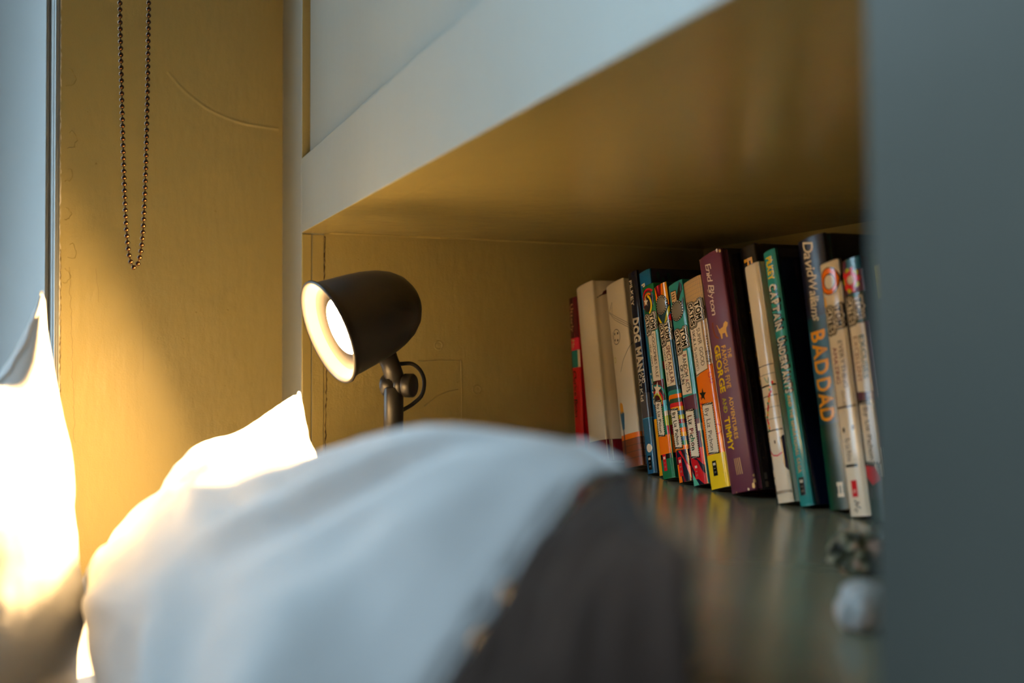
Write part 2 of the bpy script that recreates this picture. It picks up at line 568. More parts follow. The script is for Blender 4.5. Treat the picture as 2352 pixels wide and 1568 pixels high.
def lobj(name, bm, m, parent=None, smooth=True):
    bmesh.ops.translate(bm, vec=-Vector(lamp.location), verts=bm.verts)
    return obj(name, bm, m, parent or lamp, smooth)


bm = bmesh.new()
add_lathe(bm, [(0, 0), (0.062, 0), (0.063, 0.003), (0.061, 0.012), (0.056, 0.015), (0.012, 0.017), (0.0105, 0.022)], Matrix.Translation((LX, LY, CZ + SH)), 56)
lobj('base', bm, black)
bm = bmesh.new()
add_tube(bm, [(LX, LY, CZ + SH + 0.015), (LX, LY, CZ - 0.02)], 0.0078, 24)
lobj('pole', bm, black)
bm = bmesh.new()
add_lathe(bm, [(0.0001, -0.0755), (0.0086, -0.0755), (0.0093, -0.0748), (0.0093, -0.031), (0.0085, -0.030), (0.0001, -0.030)], Matrix.Translation((LX, LY, CZ)), 28)
lobj('sleeve', bm, black)
hinge = Vector((LX + 0.0035, LY - 0.0005, CZ - 0.0285))
cam_right = Vector((math.cos(math.radians(22.43)), -math.sin(math.radians(22.43)), 0))
cam_fwd = Vector((math.sin(math.radians(22.43)), math.cos(math.radians(22.43)), 0))
hax = (cam_right - cam_fwd * 0.35).normalized()
M = frame_to(hax, hinge)
bm = bmesh.new()
add_lathe(bm, [(0.0001, -0.0145), (0.0086, -0.0145), (0.0097, -0.0138), (0.0097, -0.0035), (0.0088, -0.0030), (0.0088, 0.0), (0.0097, 0.0005), (0.0097, 0.0085), (0.0001, 0.0078)], M, 32)
hinge_o = lobj('hinge', bm, black)
bm = bmesh.new()
add_lathe(bm, [(0.0001, 0.0075), (0.0100, 0.0075), (0.0112, 0.0085), (0.0112, 0.0160), (0.0100, 0.0172), (0.0001, 0.0175)], M, 36)
lobj('knob', bm, black, hinge_o)

# shade axis: towards the left, down and a little to the camera
rim_c = Vector((0.2074, 0.942, CZ + 0.0202))
up = Vector((0, 0, 1))
fwd_ax = (cam_right * -0.80 + up * -0.364 - cam_fwd * 0.48).normalized()
R = 0.0498
M = frame_to(-fwd_ax, rim_c)
bm = bmesh.new()
outer = [(0.985, -0.02), (1.0, 0.0), (1.0, 0.03), (0.955, 0.075), (0.93, 0.16), (0.905, 0.4), (0.875, 0.7), (0.835, 1.0), (0.765, 1.28), (0.66, 1.52), (0.52, 1.70), (0.35, 1.82), (0.17, 1.885), (0.001, 1.90)]
inner = [(0.985, -0.02), (0.955, -0.015), (0.93, 0.03), (0.90, 0.10)]
add_lathe(bm, [(r * R, z * R) for r, z in inner[::-1] + outer[1:]], M, 72)
shade = lobj('shade', bm, black)
bm = bmesh.new()
add_lathe(bm, [(r * R, z * R) for r, z in [(0.925, 0.04), (0.885, 0.10), (0.80, 0.20)]], M, 64)
lobj('reflector', bm, refl, shade)
bm = bmesh.new()
add_lathe(bm, [(r * R, z * R) for r, z in [(0.80, 0.20), (0.74, 0.30), (0.66, 0.36), (0.56, 0.38), (0.545, 0.40), (0.545, 1.2), (0.001, 1.2)]], M, 48)
lobj('bulb_ring', bm, inner_m, shade)
bm = bmesh.new()
add_lathe(bm, [(r * R, z * R) for r, z in [(0.53, 0.30), (0.50, 0.265), (0.40, 0.235), (0.22, 0.215), (0.001, 0.21)]], M, 48)
bulb = lobj('bulb', bm, bulb_m, shade)
bulb['label'] = 'glowing white bulb face'
beam = bpy.data.lights.new('lamp_beam', 'AREA')
beam.shape = 'DISK'
beam.size = 0.044
beam.energy = 3.8
beam.color = (1.0, 0.60, 0.235)
beam.spread = math.radians(100)
bo = bpy.data.objects.new('lamp_beam', beam)
COL.objects.link(bo)
bo.parent = lamp
bo.location = rim_c - fwd_ax * (0.20 * R) - Vector(lamp.location)
bo.rotation_euler = fwd_ax.to_track_quat('-Z', 'Y').to_euler()
bm = bmesh.new()
add_lathe(bm, [(r * R, z * R) for r, z in [(0.531, 0.29), (0.545, 0.36), (0.50, 0.6), (0.40, 0.9)]], M, 40)
lobj('bulb_body', bm, refl, shade)
# neck between hinge and shade
neck_top = rim_c - fwd_ax * (1.15 * R) - Vector((0, 0, 1)) * 0.030 + cam_right * 0.001
neck_top = Vector((hinge.x - 0.011, hinge.y + 0.004, CZ + 0.006))
bm = bmesh.new()
add_tube(bm, [hinge, hinge.lerp(neck_top, 0.5), neck_top], 0.0090, 24)
lobj('neck', bm, black)
# cable looping out of the neck and back into the sleeve
bm = bmesh.new()
pc = lambda r, u, f=0.0: Vector((LX, LY, CZ)) + cam_right * r + Vector((0, 0, u)) + cam_fwd * f
add_tube(bm, spline([pc(0.000, -0.010, 0.006), pc(0.006, -0.0085, 0.008), pc(0.0165, -0.0085, 0.011), pc(0.0245, -0.0155, 0.012), pc(0.0278, -0.026, 0.012), pc(0.0255, -0.038, 0.011), pc(0.017, -0.0465, 0.008), pc(0.006, -0.053, 0.003)], 8), 0.0019, 10)
lobj('cable', bm, rubber)
bm = bmesh.new()
add_tube(bm, spline([(LX + 0.05, LY + 0.03, CZ + SH + 0.006), (LX + 0.09, LY + 0.09, CZ + SH + 0.003), (LX + 0.2, LY + 0.13, CZ + SH + 0.003), (LX + 0.24, E - 0.03, CZ + SH + 0.003), (LX + 0.25, E - 0.004, CZ + SH + 0.003)], 8), 0.0025, 8)
lobj('flex', bm, rubber)

# ------------------------------------------------------------------ bead chain of the window blind
brass = mat('aged_bronze', srgb(78, 54, 34), 0.30, metal=1.0)
chain = empty('bead_chain', (0.0475, 1.064, CZ + 0.085))
tag(chain, 'hanging loop of dark bronze ball chain for the window blind', 'chain')
cpts = spline([(0.0325, 1.0645, 0.56), (0.0326, 1.0645, 0.45), (0.0330, 1.0640, 0.340), (0.0345, 1.0635, 0.27), (0.0360, 1.0632, 0.215), (0.0378, 1.0630, 0.16), (0.0395, 1.0628, 0.125), (0.0415, 1.0625, 0.101), (0.0440, 1.0622, 0.0885), (0.0470, 1.0620, 0.0835), (0.0500, 1.0622, 0.087), (0.0525, 1.0625, 0.097), (0.0545, 1.0630, 0.115), (0.0562, 1.0640, 0.15), (0.0575, 1.0650, 0.20), (0.0585, 1.0660, 0.26), (0.0593, 1.0670, 0.34), (0.0597, 1.0672, 0.45), (0.0600, 1.0674, 0.56)], 24)
pitch = 0.0062
acc, last, beads = 0.0, cpts[0], [cpts[0]]
for p in cpts[1:]:
    d = (p - last).length
    while acc + d >= pitch:
        t = (pitch - acc) / d
        last = last.lerp(p, t)
        beads.append(last.copy())
        d = (p - last).length
        acc = 0.0
    acc += d
    last = p
bm = bmesh.new()
bmesh.ops.create_uvsphere(bm, u_segments=14, v_segments=9, radius=0.00235)
bme = bpy.data.meshes.new('bead')
bm.to_mesh(bme)
bm.free()
bme.materials.append(brass)
for p in bme.polygons:
    p.use_smooth = True
off = Vector((0, 0, CZ)) - Vector(chain.location)
for b in beads:
    o = bpy.data.objects.new('bead', bme)
    COL.objects.link(o)
    o.parent = chain
    o.location = b + off
bm = bmesh.new()
add_tube(bm, [b + off for b in beads], 0.00055, 6)
obj('link_wire', bm, brass, chain)

# ------------------------------------------------------------------ books
INK = {
    'black': srgb(20, 18, 20), 'navy': srgb(24, 26, 48), 'cream': srgb(236, 222, 198), 'white': srgb(240, 234, 224),
    'red': srgb(206, 22, 34), 'crimson': srgb(120, 10, 34), 'pink': srgb(222, 40, 74), 'orange': srgb(246, 118, 12), 'amber': srgb(246, 168, 24),
    'yellow': srgb(246, 208, 30), 'olive': srgb(190, 186, 40), 'green': srgb(16, 112, 70), 'dkgreen': srgb(14, 66, 48), 'teal': srgb(20, 124, 128),
    'aqua': srgb(72, 168, 150), 'blue': srgb(8, 96, 150), 'steel': srgb(28, 92, 128), 'sky': srgb(80, 190, 226), 'purple': srgb(78, 30, 62),
    'plum': srgb(92, 38, 66), 'maroon': srgb(84, 16, 30), 'grey': srgb(150, 140, 124), 'dgrey': srgb(72, 70, 74), 'silver': srgb(196, 200, 206),
    'gold': srgb(226, 168, 40), 'tan': srgb(206, 170, 120), 'pen': srgb(66, 46, 34), 'midnight': srgb(14, 20, 44), 'deepteal': srgb(12, 58, 74), 'forest': srgb(18, 52, 42),
    'turq': srgb(38, 136, 140), 'brown': srgb(130, 66, 34),
}


def ink(c, gloss=True, hard=False):
    if hard and gloss:
        return mat('jacket_' + c, INK[c], 0.30, metal=0.85 if c == 'silver' else 0.0, spec=0.5)
    metal = 0.85 if c == 'silver' else 0.0
    return mat('print_' + c, INK[c], 0.17 if gloss else 0.5, metal=metal, spec=0.5)


GLY = {}


def glyph(ch, bold):
    k = (ch, bold)
    if k not in GLY:
        cu = bpy.data.curves.new('glyph', 'FONT')
        cu.body = ch
        cu.size = 1.0
        cu.resolution_u = 3
        o = bpy.data.objects.new('glyph', cu)
        me = bpy.data.meshes.new_from_object(o)
        from collections import Counter
        vs = [v.co.copy() for v in me.vertices]
        fs = [tuple(p.vertices) for p in me.polygons]
        if bold:
            # fatten the letter with a stroke along its outline
            cnt = Counter()
            key = lambda i: (round(vs[i].x, 4), round(vs[i].y, 4))
            for f in fs:
                for a, b_ in zip(f, f[1:] + f[:1]):
                    cnt[frozenset((key(a), key(b_)))] += 1
            for e, c_ in cnt.items():
                if c_ == 1 and len(e) == 2:
                    p, q = [Vector(k_) for k_ in e]
                    d = (q - p)
                    if d.length < 1e-5:
                        continue
                    d.normalize()
                    nn = Vector((-d.y, d.x)) * bold
                    p, q = p - d * bold * .6, q + d * bold * .6
                    k0 = len(vs)
                    vs += [Vector((v.x, v.y, 0)) for v in (p + nn, q + nn, q - nn, p - nn)]
                    fs.append((k0, k0 + 1, k0 + 2, k0 + 3))
        bpy.data.objects.remove(o)
        bpy.data.curves.remove(cu)
        bpy.data.meshes.remove(me)
        if vs:
            x0 = min(v.x for v in vs)
            x1 = max(v.x for v in vs)
        else:
            x0, x1 = 0, 0.28
        GLY[k] = ([(v.x - x0, v.y) for v in vs], fs, x1 - x0)
    return GLY[k]


def clip(q, lim, sg):
    """the part of a convex polygon of (s, t) points on one side of t = lim, so that print can follow the curve of the spine"""
    out = []
    for k in range(len(q)):
        p, r = q[k], q[(k + 1) % len(q)]
        ip, ir = (p[1] - lim) * sg >= -1e-9, (r[1] - lim) * sg >= -1e-9
        if ip:
            out.append(p)
        if ip != ir:
            u = (lim - p[1]) / (r[1] - p[1])
            out.append((p[0] + (r[0] - p[0]) * u, lim))
    return out


class Book:
    def __init__(self, name, X, Y, lean, wid, h, depth, hard, cover, label, group=None, gloss=True):
        self.w, self.h, self.d, self.hard = wid, h, depth, hard
        self.gloss = gloss
        self.root = empty(name, (X, Y, CZ + SH + 0.0004), (math.radians(-lean), 0, 0))
        tag(self.root, label, 'book', group)
        self.parts = {}
        self.rnd = random.Random(int(Y * 1e4))
        self.layer = 0
        th = 0.0026 if hard else 0.0006
        ts = [-depth, -depth * .5, -0.02, -0.012]
        ts += [-0.0085, -0.006, -0.0035, -0.001] if hard else [-0.004, -0.001]
        n = 20
        ts += [wid * k / n for k in range(n + 1)]
        ts += ([0.001, 0.0035, 0.006, 0.0085] if hard else [0.001, 0.004])[:0]
        ts += [wid + q for q in ([0.001, 0.0035, 0.006, 0.0085, 0.012, 0.02] if hard else [0.001, 0.004, 0.02])] + [wid + depth * .5, wid + depth]
        pts = [self.P(t) for t in ts]
        nr = [self.N(t) for t in ts]
        zs = [0, 0.0012, h * .25, h * .5, h * .75, h - 0.0012, h]
        ins = [0.0006, 0, 0, 0, 0, 0, 0.0006]
        V, F = [], []
        m = len(ts)
        for layer_ in (0, 1):
            for z, i_ in zip(zs, ins):
                for p, nn in zip(pts, nr):
                    q = p - nn * (th if layer_ else i_)
                    V.append((q.x, q.y, z))
        K = len(zs)
        ix = lambda l, k, i: (l * K + k) * m + i
        for k in range(K - 1):
            for i in range(m - 1):
                F.append((ix(0, k, i), ix(0, k, i + 1), ix(0, k + 1, i + 1), ix(0, k + 1, i)))
                F.append((ix(1, k, i), ix(1, k + 1, i), ix(1, k + 1, i + 1), ix(1, k, i + 1)))
        for i in range(m - 1):
            F.append((ix(0, 0, i), ix(1, 0, i), ix(1, 0, i + 1), ix(0, 0, i + 1)))
            F.append((ix(0, K - 1, i), ix(0, K - 1, i + 1), ix(1, K - 1, i + 1), ix(1, K - 1, i)))
        for k in range(K - 1):
            F.append((ix(0, k, 0), ix(0, k + 1, 0), ix(1, k + 1, 0), ix(1, k, 0)))
            F.append((ix(0, k, m - 1), ix(1, k, m - 1), ix(1, k + 1, m - 1), ix(0, k + 1, m - 1)))
        self.cover = raw('cover', V, F, ink(cover, gloss, hard), self.root, True)
        ins = 0.003 if hard else 0.0008
        pm = mat('page_edges', srgb(226, 208, 172), 0.9, bump=[(60, 0.5, 0.001, (1, 25, 1))])
        bm = bmesh.new()
        add_box(bm, 0.006, depth - 0.004, -(wid - th - 0.0002), -th - 0.0002, ins, h - ins, 0.0)
        obj('pages', bm, pm, self.root)

    def P(self, t):
        w = self.w
        if self.hard:
            dip = lambda s: 0.0018 * math.exp(-((s - 0.006) / 0.0028) ** 2)
            if t < 0:
                return Vector((-t, -dip(-t), 0))
            if t > w:
                return Vector((t - w, -w + dip(t - w), 0))
            q = t / w
            return Vector((-0.0032 * math.sin(math.pi * q) ** 0.7, -t, 0))
        if t < 0:
            return Vector((-t + 0.0004, 0, 0))
        if t > w:
            return Vector((t - w + 0.0004, -w, 0))
        r = 0.0048
        e = min(t, w - t)
        x = 0.0
        if e < r:
            x = 0.0024 * (1 - math.sqrt(max(0, 1 - ((r - e) / r) ** 2)))
        x -= 0.0010 * math.sin(math.pi * t / w)
        return Vector((x, -t, 0))

    def N(self, t):
        a, b = self.P(t - 0.0004), self.P(t + 0.0004)
        d = (b - a)
        n = Vector((d.y, -d.x, 0)).normalized()
        if n.x > 0.2 and 0 < t < self.w:
            n = -n
        return n

    def put(self, s, t, lay):
        """s mm down from the top, t mm across the spine from its left edge"""
        t = t / 1000.0
        p = self.P(t) + self.N(t) * (0.00006 * lay + 0.00005)
        return (p.x, p.y, self.h - s / 1000.0)

    def emit(self, part, verts, faces, color):
        d = self.parts.setdefault(part, {'v': [], 'f': [], 'm': [], 'mats': []})
        if color not in d['mats']:
            d['mats'].append(color)
        mi = d['mats'].index(color)
        step = 1.6
        for f in faces:
            q0 = [verts[i] for i in f]
            ta, tb = min(p[1] for p in q0), max(p[1] for p in q0)
            for b_ in range(int(ta // step), int(tb // step) + 1):
                q = clip(clip(q0, b_ * step, 1), (b_ + 1) * step, -1)
                if len(q) < 3:
                    continue
                k = len(d['v'])
                d['v'] += [self.put(s_, t_, self.layer) for (s_, t_) in q]
                d['f'].append(tuple(range(k, k + len(q))))
                d['m'].append(mi)

    def L(self, n):
        self.layer = n
        return self

    def rect(self, part, s0, s1, t0, t1, c, skew=0.0):
        n = max(1, int((t1 - t0) / 1.2))
        m_ = max(1, int((s1 - s0) / 60))
        v, f = [], []
        for j in range(m_ + 1):
            for i in range(n + 1):
                t = t0 + (t1 - t0) * i / n
                v.append((s0 + (s1 - s0) * j / m_ + skew * (i / n - .5), t))
        for j in range(m_):
            for i in range(n):
                a = j * (n + 1) + i
                f.append((a, a + 1, a + n + 2, a + n + 1))
        self.emit(part, v, f, c)
        return self

    def poly(self, part, pts, c):
        tri = tessellate_polygon([[Vector((s_, t_, 0)) for s_, t_ in pts]])
        self.emit(part, pts, [tuple(x) for x in tri], c)
        return self

    def disc(self, part, s, t, rs, rt, c, n=28):
        return self.poly(part, [(s + rs * math.sin(2 * math.pi * k / n), t + rt * math.cos(2 * math.pi * k / n)) for k in range(n)], c)

    def arc(self, part, s, t, r0, r1, a0, a1, c, n=18):
        v = []
        for k in range(n + 1):
            a = math.radians(a0 + (a1 - a0) * k / n)
            v += [(s - r0 * math.sin(a), t + r0 * math.cos(a)), (s - r1 * math.sin(a), t + r1 * math.cos(a))]
        self.emit(part, v, [(2 * k, 2 * k + 1, 2 * k + 3, 2 * k + 2) for k in range(n)], c)
        return self

    def star(self, part, s, t, r, c, rot=0):
        pts = []
        for k in range(10):
            a = math.pi * k / 5 + rot
            q = r if k % 2 == 0 else r * 0.42
            pts.append((s - q * math.cos(a), t + q * math.sin(a)))
        tri = tessellate_polygon([[Vector((s_, t_, 0)) for s_, t_ in pts]])
        self.emit(part, pts, [tuple(x) for x in tri], c)
        return self

    def line(self, part, pts, wd, c):
        v, f = [], []
        for i, (s, t) in enumerate(pts):
            s0, t0 = pts[max(0, i - 1)]
            s1, t1 = pts[min(len(pts) - 1, i + 1)]
            d = Vector((s1 - s0, t1 - t0))
            d = d.normalized() if d.length else Vector((1, 0))
            nx, ny = -d.y * wd / 2, d.x * wd / 2
            v += [(s + nx, t + ny), (s - nx, t - ny)]
        f = [(2 * k, 2 * k + 1, 2 * k + 3, 2 * k + 2) for k in range(len(pts) - 1)]
        self.emit(part, v, f, c)
        return self

    def text(self, part, string, s0, s1, t, cap, c, bold=0.0, jit=0.0, slant=0.0, gap=0.07, cols=None, squash=True):
        """letters run down the spine from s0 to s1, their feet on t-cap/2 and their heads to the right"""
        em = cap / 0.70
        adv = []
        for ch in string:
            _, _, wd_ = glyph(ch, bold)
            adv.append((wd_ if ch != ' ' else 0.30) + gap)
        total = sum(adv) - gap
        kx = (s1 - s0) / total if squash else em
        pos = 0.0
        ci = 0
        for ch, a in zip(string, adv):
            if ch != ' ':
                vs, fs, wd_ = glyph(ch, bold)
                ang = self.rnd.uniform(-jit, jit) * 0.25
                up = self.rnd.uniform(-jit, jit) * cap * 0.16
                sc = 1 + self.rnd.uniform(-jit, jit) * 0.14
                cxx = wd_ / 2
                out = []
                for (x, y) in vs:
                    x2, y2 = (x - cxx) * sc, (y - 0.35) * sc
                    X_ = (x2 * math.cos(ang) - y2 * math.sin(ang)) + cxx
                    Y_ = x2 * math.sin(ang) + y2 * math.cos(ang)
                    out.append((s0 + (pos + X_ + slant * Y_) * kx, t + Y_ * em + up))
                self.emit(part, out, fs, c if not cols else cols[ci % len(cols)])
                ci += 1
            pos += a
        return self

    def dashes(self, part, s0, s1, t0, t1, c, n):
        for k in range(n):
            a = s0 + (s1 - s0) * (k + .2) / n
            b = s0 + (s1 - s0) * (k + .65) / n
            if t1 - t0 < s1 - s0:
                self.rect(part, a, b, t0, t1, c)
        return self

    def panel(self, part, s0, s1, t0, t1, border=True, skew=1.5):
        L0 = self.layer
        if border:
            self.L(L0).rect(part, s0 - 2.0, s1 + 1.8, t0 - 1.3, t1 + 1.3, 'black', skew)
            self.L(L0 + 1)
            n = int((s1 - s0) / 2.2)
            for k in range(n):
                a = s0 + (s1 - s0) * (k + .25) / n
                self.rect(part, a, a + 0.9, t0 - 1.0, t0 - 0.35, 'cream')
                self.rect(part, a, a + 0.9, t1 + 0.35, t1 + 1.0, 'cream')
            n = int((t1 - t0) / 2.6)
            for k in range(n):
                a = t0 + (t1 - t0) * (k + .25) / n
                self.rect(part, s0 - 1.55, s0 - 0.6, a, a + 1.1, 'cream')
                self.rect(part, s1 + 0.5, s1 + 1.4, a, a + 1.1, 'cream')
        self.L(L0 + 1).rect(part, s0, s1, t0, t1, 'cream', skew)
        self.L(L0)
        return self

    def cloud_logo(self, s0, s1, t0, t1):
        """TOM above GATES in fat black letters inside a cloud of outlines"""
        L0 = self.layer
        tw = t1 - t0
        hi, lo = t0 + tw * 0.74, t0 + tw * 0.27
        ln = s1 - s0
        rows = [(3, s0 + ln * .10, s1 - ln * .16, hi, tw * .25), (5, s0 + ln * .08, s1 - ln * .02, lo, tw * .25)]
        ex = L0
        a0, b0, a1, b1 = s0 + ln * .12, s1 - ln * .17, s0 + ln * .08, s1 - ln * .04
        for k, (bo, c) in enumerate(((.36, 'black'), (.30, 'grey'), (.20, 'black'), (.14, 'cream'))):
            self.L(L0 + k)
            for (n, a, b, tc, hh) in rows:
                self.rect('title_logo', a + 1.5, b - 1.5, tc - hh * .6, tc + hh * .6, c)
            self.spread('TOM', a0, b0, hi, tw * .33, c, bo)
            self.spread('GATES', a1, b1, lo, tw * .30, c, bo)
        self.L(L0 + 4)
        self.spread('TOM', a0, b0, hi, tw * .33, 'black', .05)
        self.spread('GATES', a1, b1, lo, tw * .30, 'black', .045)
        self.L(L0)
        return self

    def spread(self, string, s0, s1, t, cap, c, bold):
        """letters in equal cells, so that outlines of any weight stay centred on them"""
        em = cap / 0.70
        n = len(string)
        for i, ch in enumerate(string):
            vs, fs, wd_ = glyph(ch, bold)
            core = glyph(ch, 0.0)[2]
            kx = (s1 - s0) / n * 0.80 / core
            sc = s0 + (s1 - s0) * (i + .5) / n
            up_ = (-.06, .06, -.03, .05, 0)[i % 5] * cap
            self.emit('title_logo', [(sc + (x - wd_ / 2) * kx, t + (y - .35) * em + up_) for x, y in vs], fs, c)

    def dotted_badge(self, s, t, rs, rt):
        L0 = self.layer
        self.L(L0).disc('badge', s, t, rs, rt, 'black')
        self.L(L0 + 1)
        n = 22
        for k in range(n):
            a = 2 * math.pi * k / n
            self.disc('badge', s + rs * .88 * math.sin(a), t + rt * .88 * math.cos(a), rs * .065, rt * .06, 'cream', 6)
        self.disc('badge', s, t, rs * .78, rt * .78, 'silver')
        self.L(L0)
        return self

    def publisher(self, s0, s1, t0, t1, c):
        self.rect('publisher_label', s0, s1, t0, t1, c)
        self.L(self.layer + 1)
        tm = (t0 + t1) / 2
        ln = s1 - s0
        for k in (-.55, .55):
            self.rect('publisher_label', s0 + ln * .14, s0 + ln * .30, tm + k * 2 - .8, tm + k * 2 + .8, 'cream')
        self.rect('publisher_label', s0 + ln * .50, s0 + ln * .53, tm - 1.6, tm + 1.2, 'grey')
        self.text('publisher_label', 'S', s0 + ln * .70, s0 + ln * .82, tm, 3.0, 'grey')
        self.L(self.layer - 1)
        return self

    def done(self):
        for part, d in self.parts.items():
            raw(part, d['v'], d['f'], [ink(c, self.gloss, self.hard) for c in d['mats']], self.cover, False, d['m'])


PB, HB = 'paperback_book', 'hardback_book'

# 1 red paperback
b = Book(PB, 0.556, 1.144, 6.1, 0.0235, 0.198, 0.128, False, 'red', 'thin red paperback with a dark top band, first in the row beside the end panel')
b.rect('cover_print', 0, 50, 0, 23.5, 'maroon').rect('cover_print', 50, 65, 0, 23.5, 'pink')
b.L(1).rect('cover_print', 65, 86, 1, 20, 'teal').rect('cover_print', 65, 86, 20, 23.5, 'cream')
b.L(2).text('lettering', 'Utterly', 8, 42, 10, 7.5, 'tan', jit=.6).text('lettering', 'Me,', 52, 64, 10, 7.5, 'tan', jit=.6)
b.text('lettering', 'Clarice Bean', 90, 146, 11, 8.5, 'black', jit=.7, slant=.1, gap=.03)
b.done()

# 2, 3 cream hardbacks in dust jackets
b = Book(HB, 0.551, 1.092, 10.7, 0.043, 0.211, 0.142, True, 'cream', 'cream hardback, its blank spine beside the red paperback')
b.rect('cover_print', 186, 211, 0, 70, 'crimson')
b.L(1)
b.line('cover_print', [(21, 47), (18, 52), (14, 60)], 1.2, 'pen')
b.poly('cover_print', [(18, 53), (13, 56), (10, 62), (9, 68), (11, 68), (15, 62), (17, 57)], 'maroon')
b.line('cover_print', [(186, 0), (186, 70)], 0.5, 'pen')
b.done()
b = Book(HB, 0.564, 1.035, 12.2, 0.042, 0.211, 0.142, True, 'cream', 'cream hardback with pencil sketches on its spine, left of the black book')
b.rect('cover_print', 174, 211, 0, 70, 'orange')
b.L(1)
b.rect('cover_print', 180, 211, 0, 70, 'brown')
b.L(2)
for s in (180, 187, 194, 201):
    b.line('cover_print', [(s, 0), (s + .5, 20), (s, 42), (s + .4, 66)], 0.6, 'pen')
for k in (0, 2.5, 5):
    b.line('cover_print', [(31 + k, 5 + k), (38 + k, 18), (47 + k, 34), (54 + k, 45), (62 + k, 58)], 0.45, 'pen')
b.line('cover_print', [(31, 3), (28, 9), (22, 16), (25, 12), (36, 11), (31, 3)], 0.6, 'pen')
b.line('cover_print', [(22, 16), (36, 14)], 0.5, 'pen')
b.arc('cover_print', 63, 18, 8.2, 9.0, 0, 360, 'pen', 30)
for a in (40, 130, 215, 300):
    b.disc('cover_print', 63 - 5.2 * math.sin(math.radians(a)), 18 + 5.2 * math.cos(math.radians(a)), 1.5, 1.8, 'pen', 8)
b.arc('cover_print', 88, 8, 2.4, 3.4, 0, 360, 'olive', 14)
b.line('cover_print', [(74, 46), (82, 38), (92, 28), (104, 20)], 0.6, 'pen')
b.line('cover_print', [(55, 8), (60, 11), (64, 12)], 0.5, 'pen').line('cover_print', [(58, 6), (66, 10)], 0.5, 'pen')
b.poly('cover_print', [(139, 8), (137, 12), (140, 16), (150, 17), (150, 7)], 'amber')
b.poly('cover_print', [(149, 6), (147, 9), (150, 11), (148, 14), (150, 18), (168, 15), (168, 9)], 'steel')
b.line('cover_print', [(168, 12), (176, 12), (196, 11)], 2.4, 'navy')
b.done()

# 4 black and blue hardback
b = Book(PB, 0.562, 0.982, 11.4, 0.0195, 0.222, 0.15, False, 'midnight', 'slim black book with white comic lettering and a blue foot')
b.rect('cover_print', 163, 222, 0, 24, 'steel').rect('cover_print', 136, 163, 0, 24, 'dgrey')
b.L(1).line('cover_print', [(163, 0), (163, 24)], .5, 'sky')
b.L(2).text('lettering', 'PILKEY', 9, 38, 8, 6, 'cream', bold=.02, jit=.5)
b.text('lettering', 'DOG', 52, 79, 9.5, 12, 'cream', bold=.05, jit=.5, gap=.02).text('lettering', 'MAN', 85, 112, 9.5, 12, 'cream', bold=.05, jit=.5, gap=.02)
b.text('lettering', 'AND', 113, 125, 13.8, 5, 'cream', bold=.02, jit=.6).text('lettering', 'CAT', 114, 128, 7, 6, 'cream', bold=.02, jit=.6)
b.text('lettering', 'Kid', 130, 144, 8, 6.5, 'cream', bold=.02, jit=.6)
b.disc('badge', 195, 12, 4.5, 5, 'cream')
b.publisher(203, 218, 7, 14, 'black').done()

# 5 blue hardback half hidden
b = Book(PB, 0.564, 0.961, 11.4, 0.0235, 0.221, 0.16, False, 'blue', 'blue book mostly hidden behind the green-topped paperback')
b.rect('cover_print', 161, 221, 0, 40, 'amber')
b.L(1).text('lettering', 'PILKEY', 14, 44, 10, 7, 'cream', bold=.02, jit=.5)
b.rect('cover_print', 80, 150, 8, 23.5, 'navy')
b.rect('cover_print', 0, 160, 26, 186, 'midnight')
b.L(2)
for k, (s, t) in enumerate([(8, 34), (14, 40), (9, 47), (18, 52), (13, 60)]):
    b.disc('cover_print', s, t, 5, 2.2, 'forest', 10)
b.L(2).text('lettering', 'FLEAS', 112, 146, 11, 8, 'cream', bold=.02, jit=.4).done()

# 6 green-topped paperback, rainbow badge
GR = 'row of doodled paperbacks by one author'
b = Book(PB, 0.551, 0.932, 12.4, 0.0255, 0.203, 0.13, False, 'green', 'doodled paperback with a green top and a rainbow star badge on its spine', GR)
W = 25.5
b.L(0).rect('cover_print', 26, 48, W, W + 40, 'crimson').rect('cover_print', 48, 60, W, W + 40, 'navy').rect('cover_print', 84, 92, W, W + 40, 'red')
b.rect('cover_print', 50, 128, 0, 5, 'teal').rect('cover_print', 102, 130, 0, W, 'maroon').rect('cover_print', 128, 160, W - 4, W + 30, 'red')
b.rect('cover_print', 159, 178, 0, W + 20, 'orange').rect('cover_print', 178, 183, 0, W + 20, 'black')
b.L(1)
b.poly('badge', [(3, 8), (5, 16), (9, 22), (16, 25), (24, 22), (29, 16), (28, 8), (20, 2), (10, 2)], 'navy')
b.L(2)
for r0, r1, c in ((11.4, 13.4, 'red'), (9.6, 11.4, 'crimson'), (8.6, 9.6, 'green'), (6.6, 8.6, 'orange')):
    b.arc('badge', 17, 14.5, r0, r1, 45, 205, c)
b.arc('badge', 21, 8.5, 9.6, 12.2, -60, 62, 'yellow')
b.L(3).star('badge', 17, 9.5, 5.0, 'cream', .2)
b.L(1)
for r0, r1, c in ((16, 18.5, 'teal'), (13, 15, 'navy'), (10.5, 12.5, 'red'), (7.5, 10, 'olive')):
    b.arc('cover_print', 124, 9, r0, r1, -20, 150, c)
b.star('cover_print', 33, W + 8, 6, 'cream', .3).L(2).star('cover_print', 111, 12.5, 8, 'cream', .25)
b.L(2).rect('cover_print', 124, 135, W - 5, W + 4, 'sky').rect('cover_print', 135, 140, W - 5, W + 4, 'cream').rect('cover_print', 140, 150, W - 5, W + 5, 'olive')
b.L(2).panel('title_panel', 50, 102, 6, 21, False)
b.L(4).text('lettering', 'DOGZOMBIES RULE', 53, 99, 15.8, 5, 'pen', jit=.5, gap=.05).text('lettering', '(for now)', 63, 86, 9, 3.6, 'pen', jit=.5)
b.L(2).panel('author_panel', 124, 158, 5.5, 16.5)
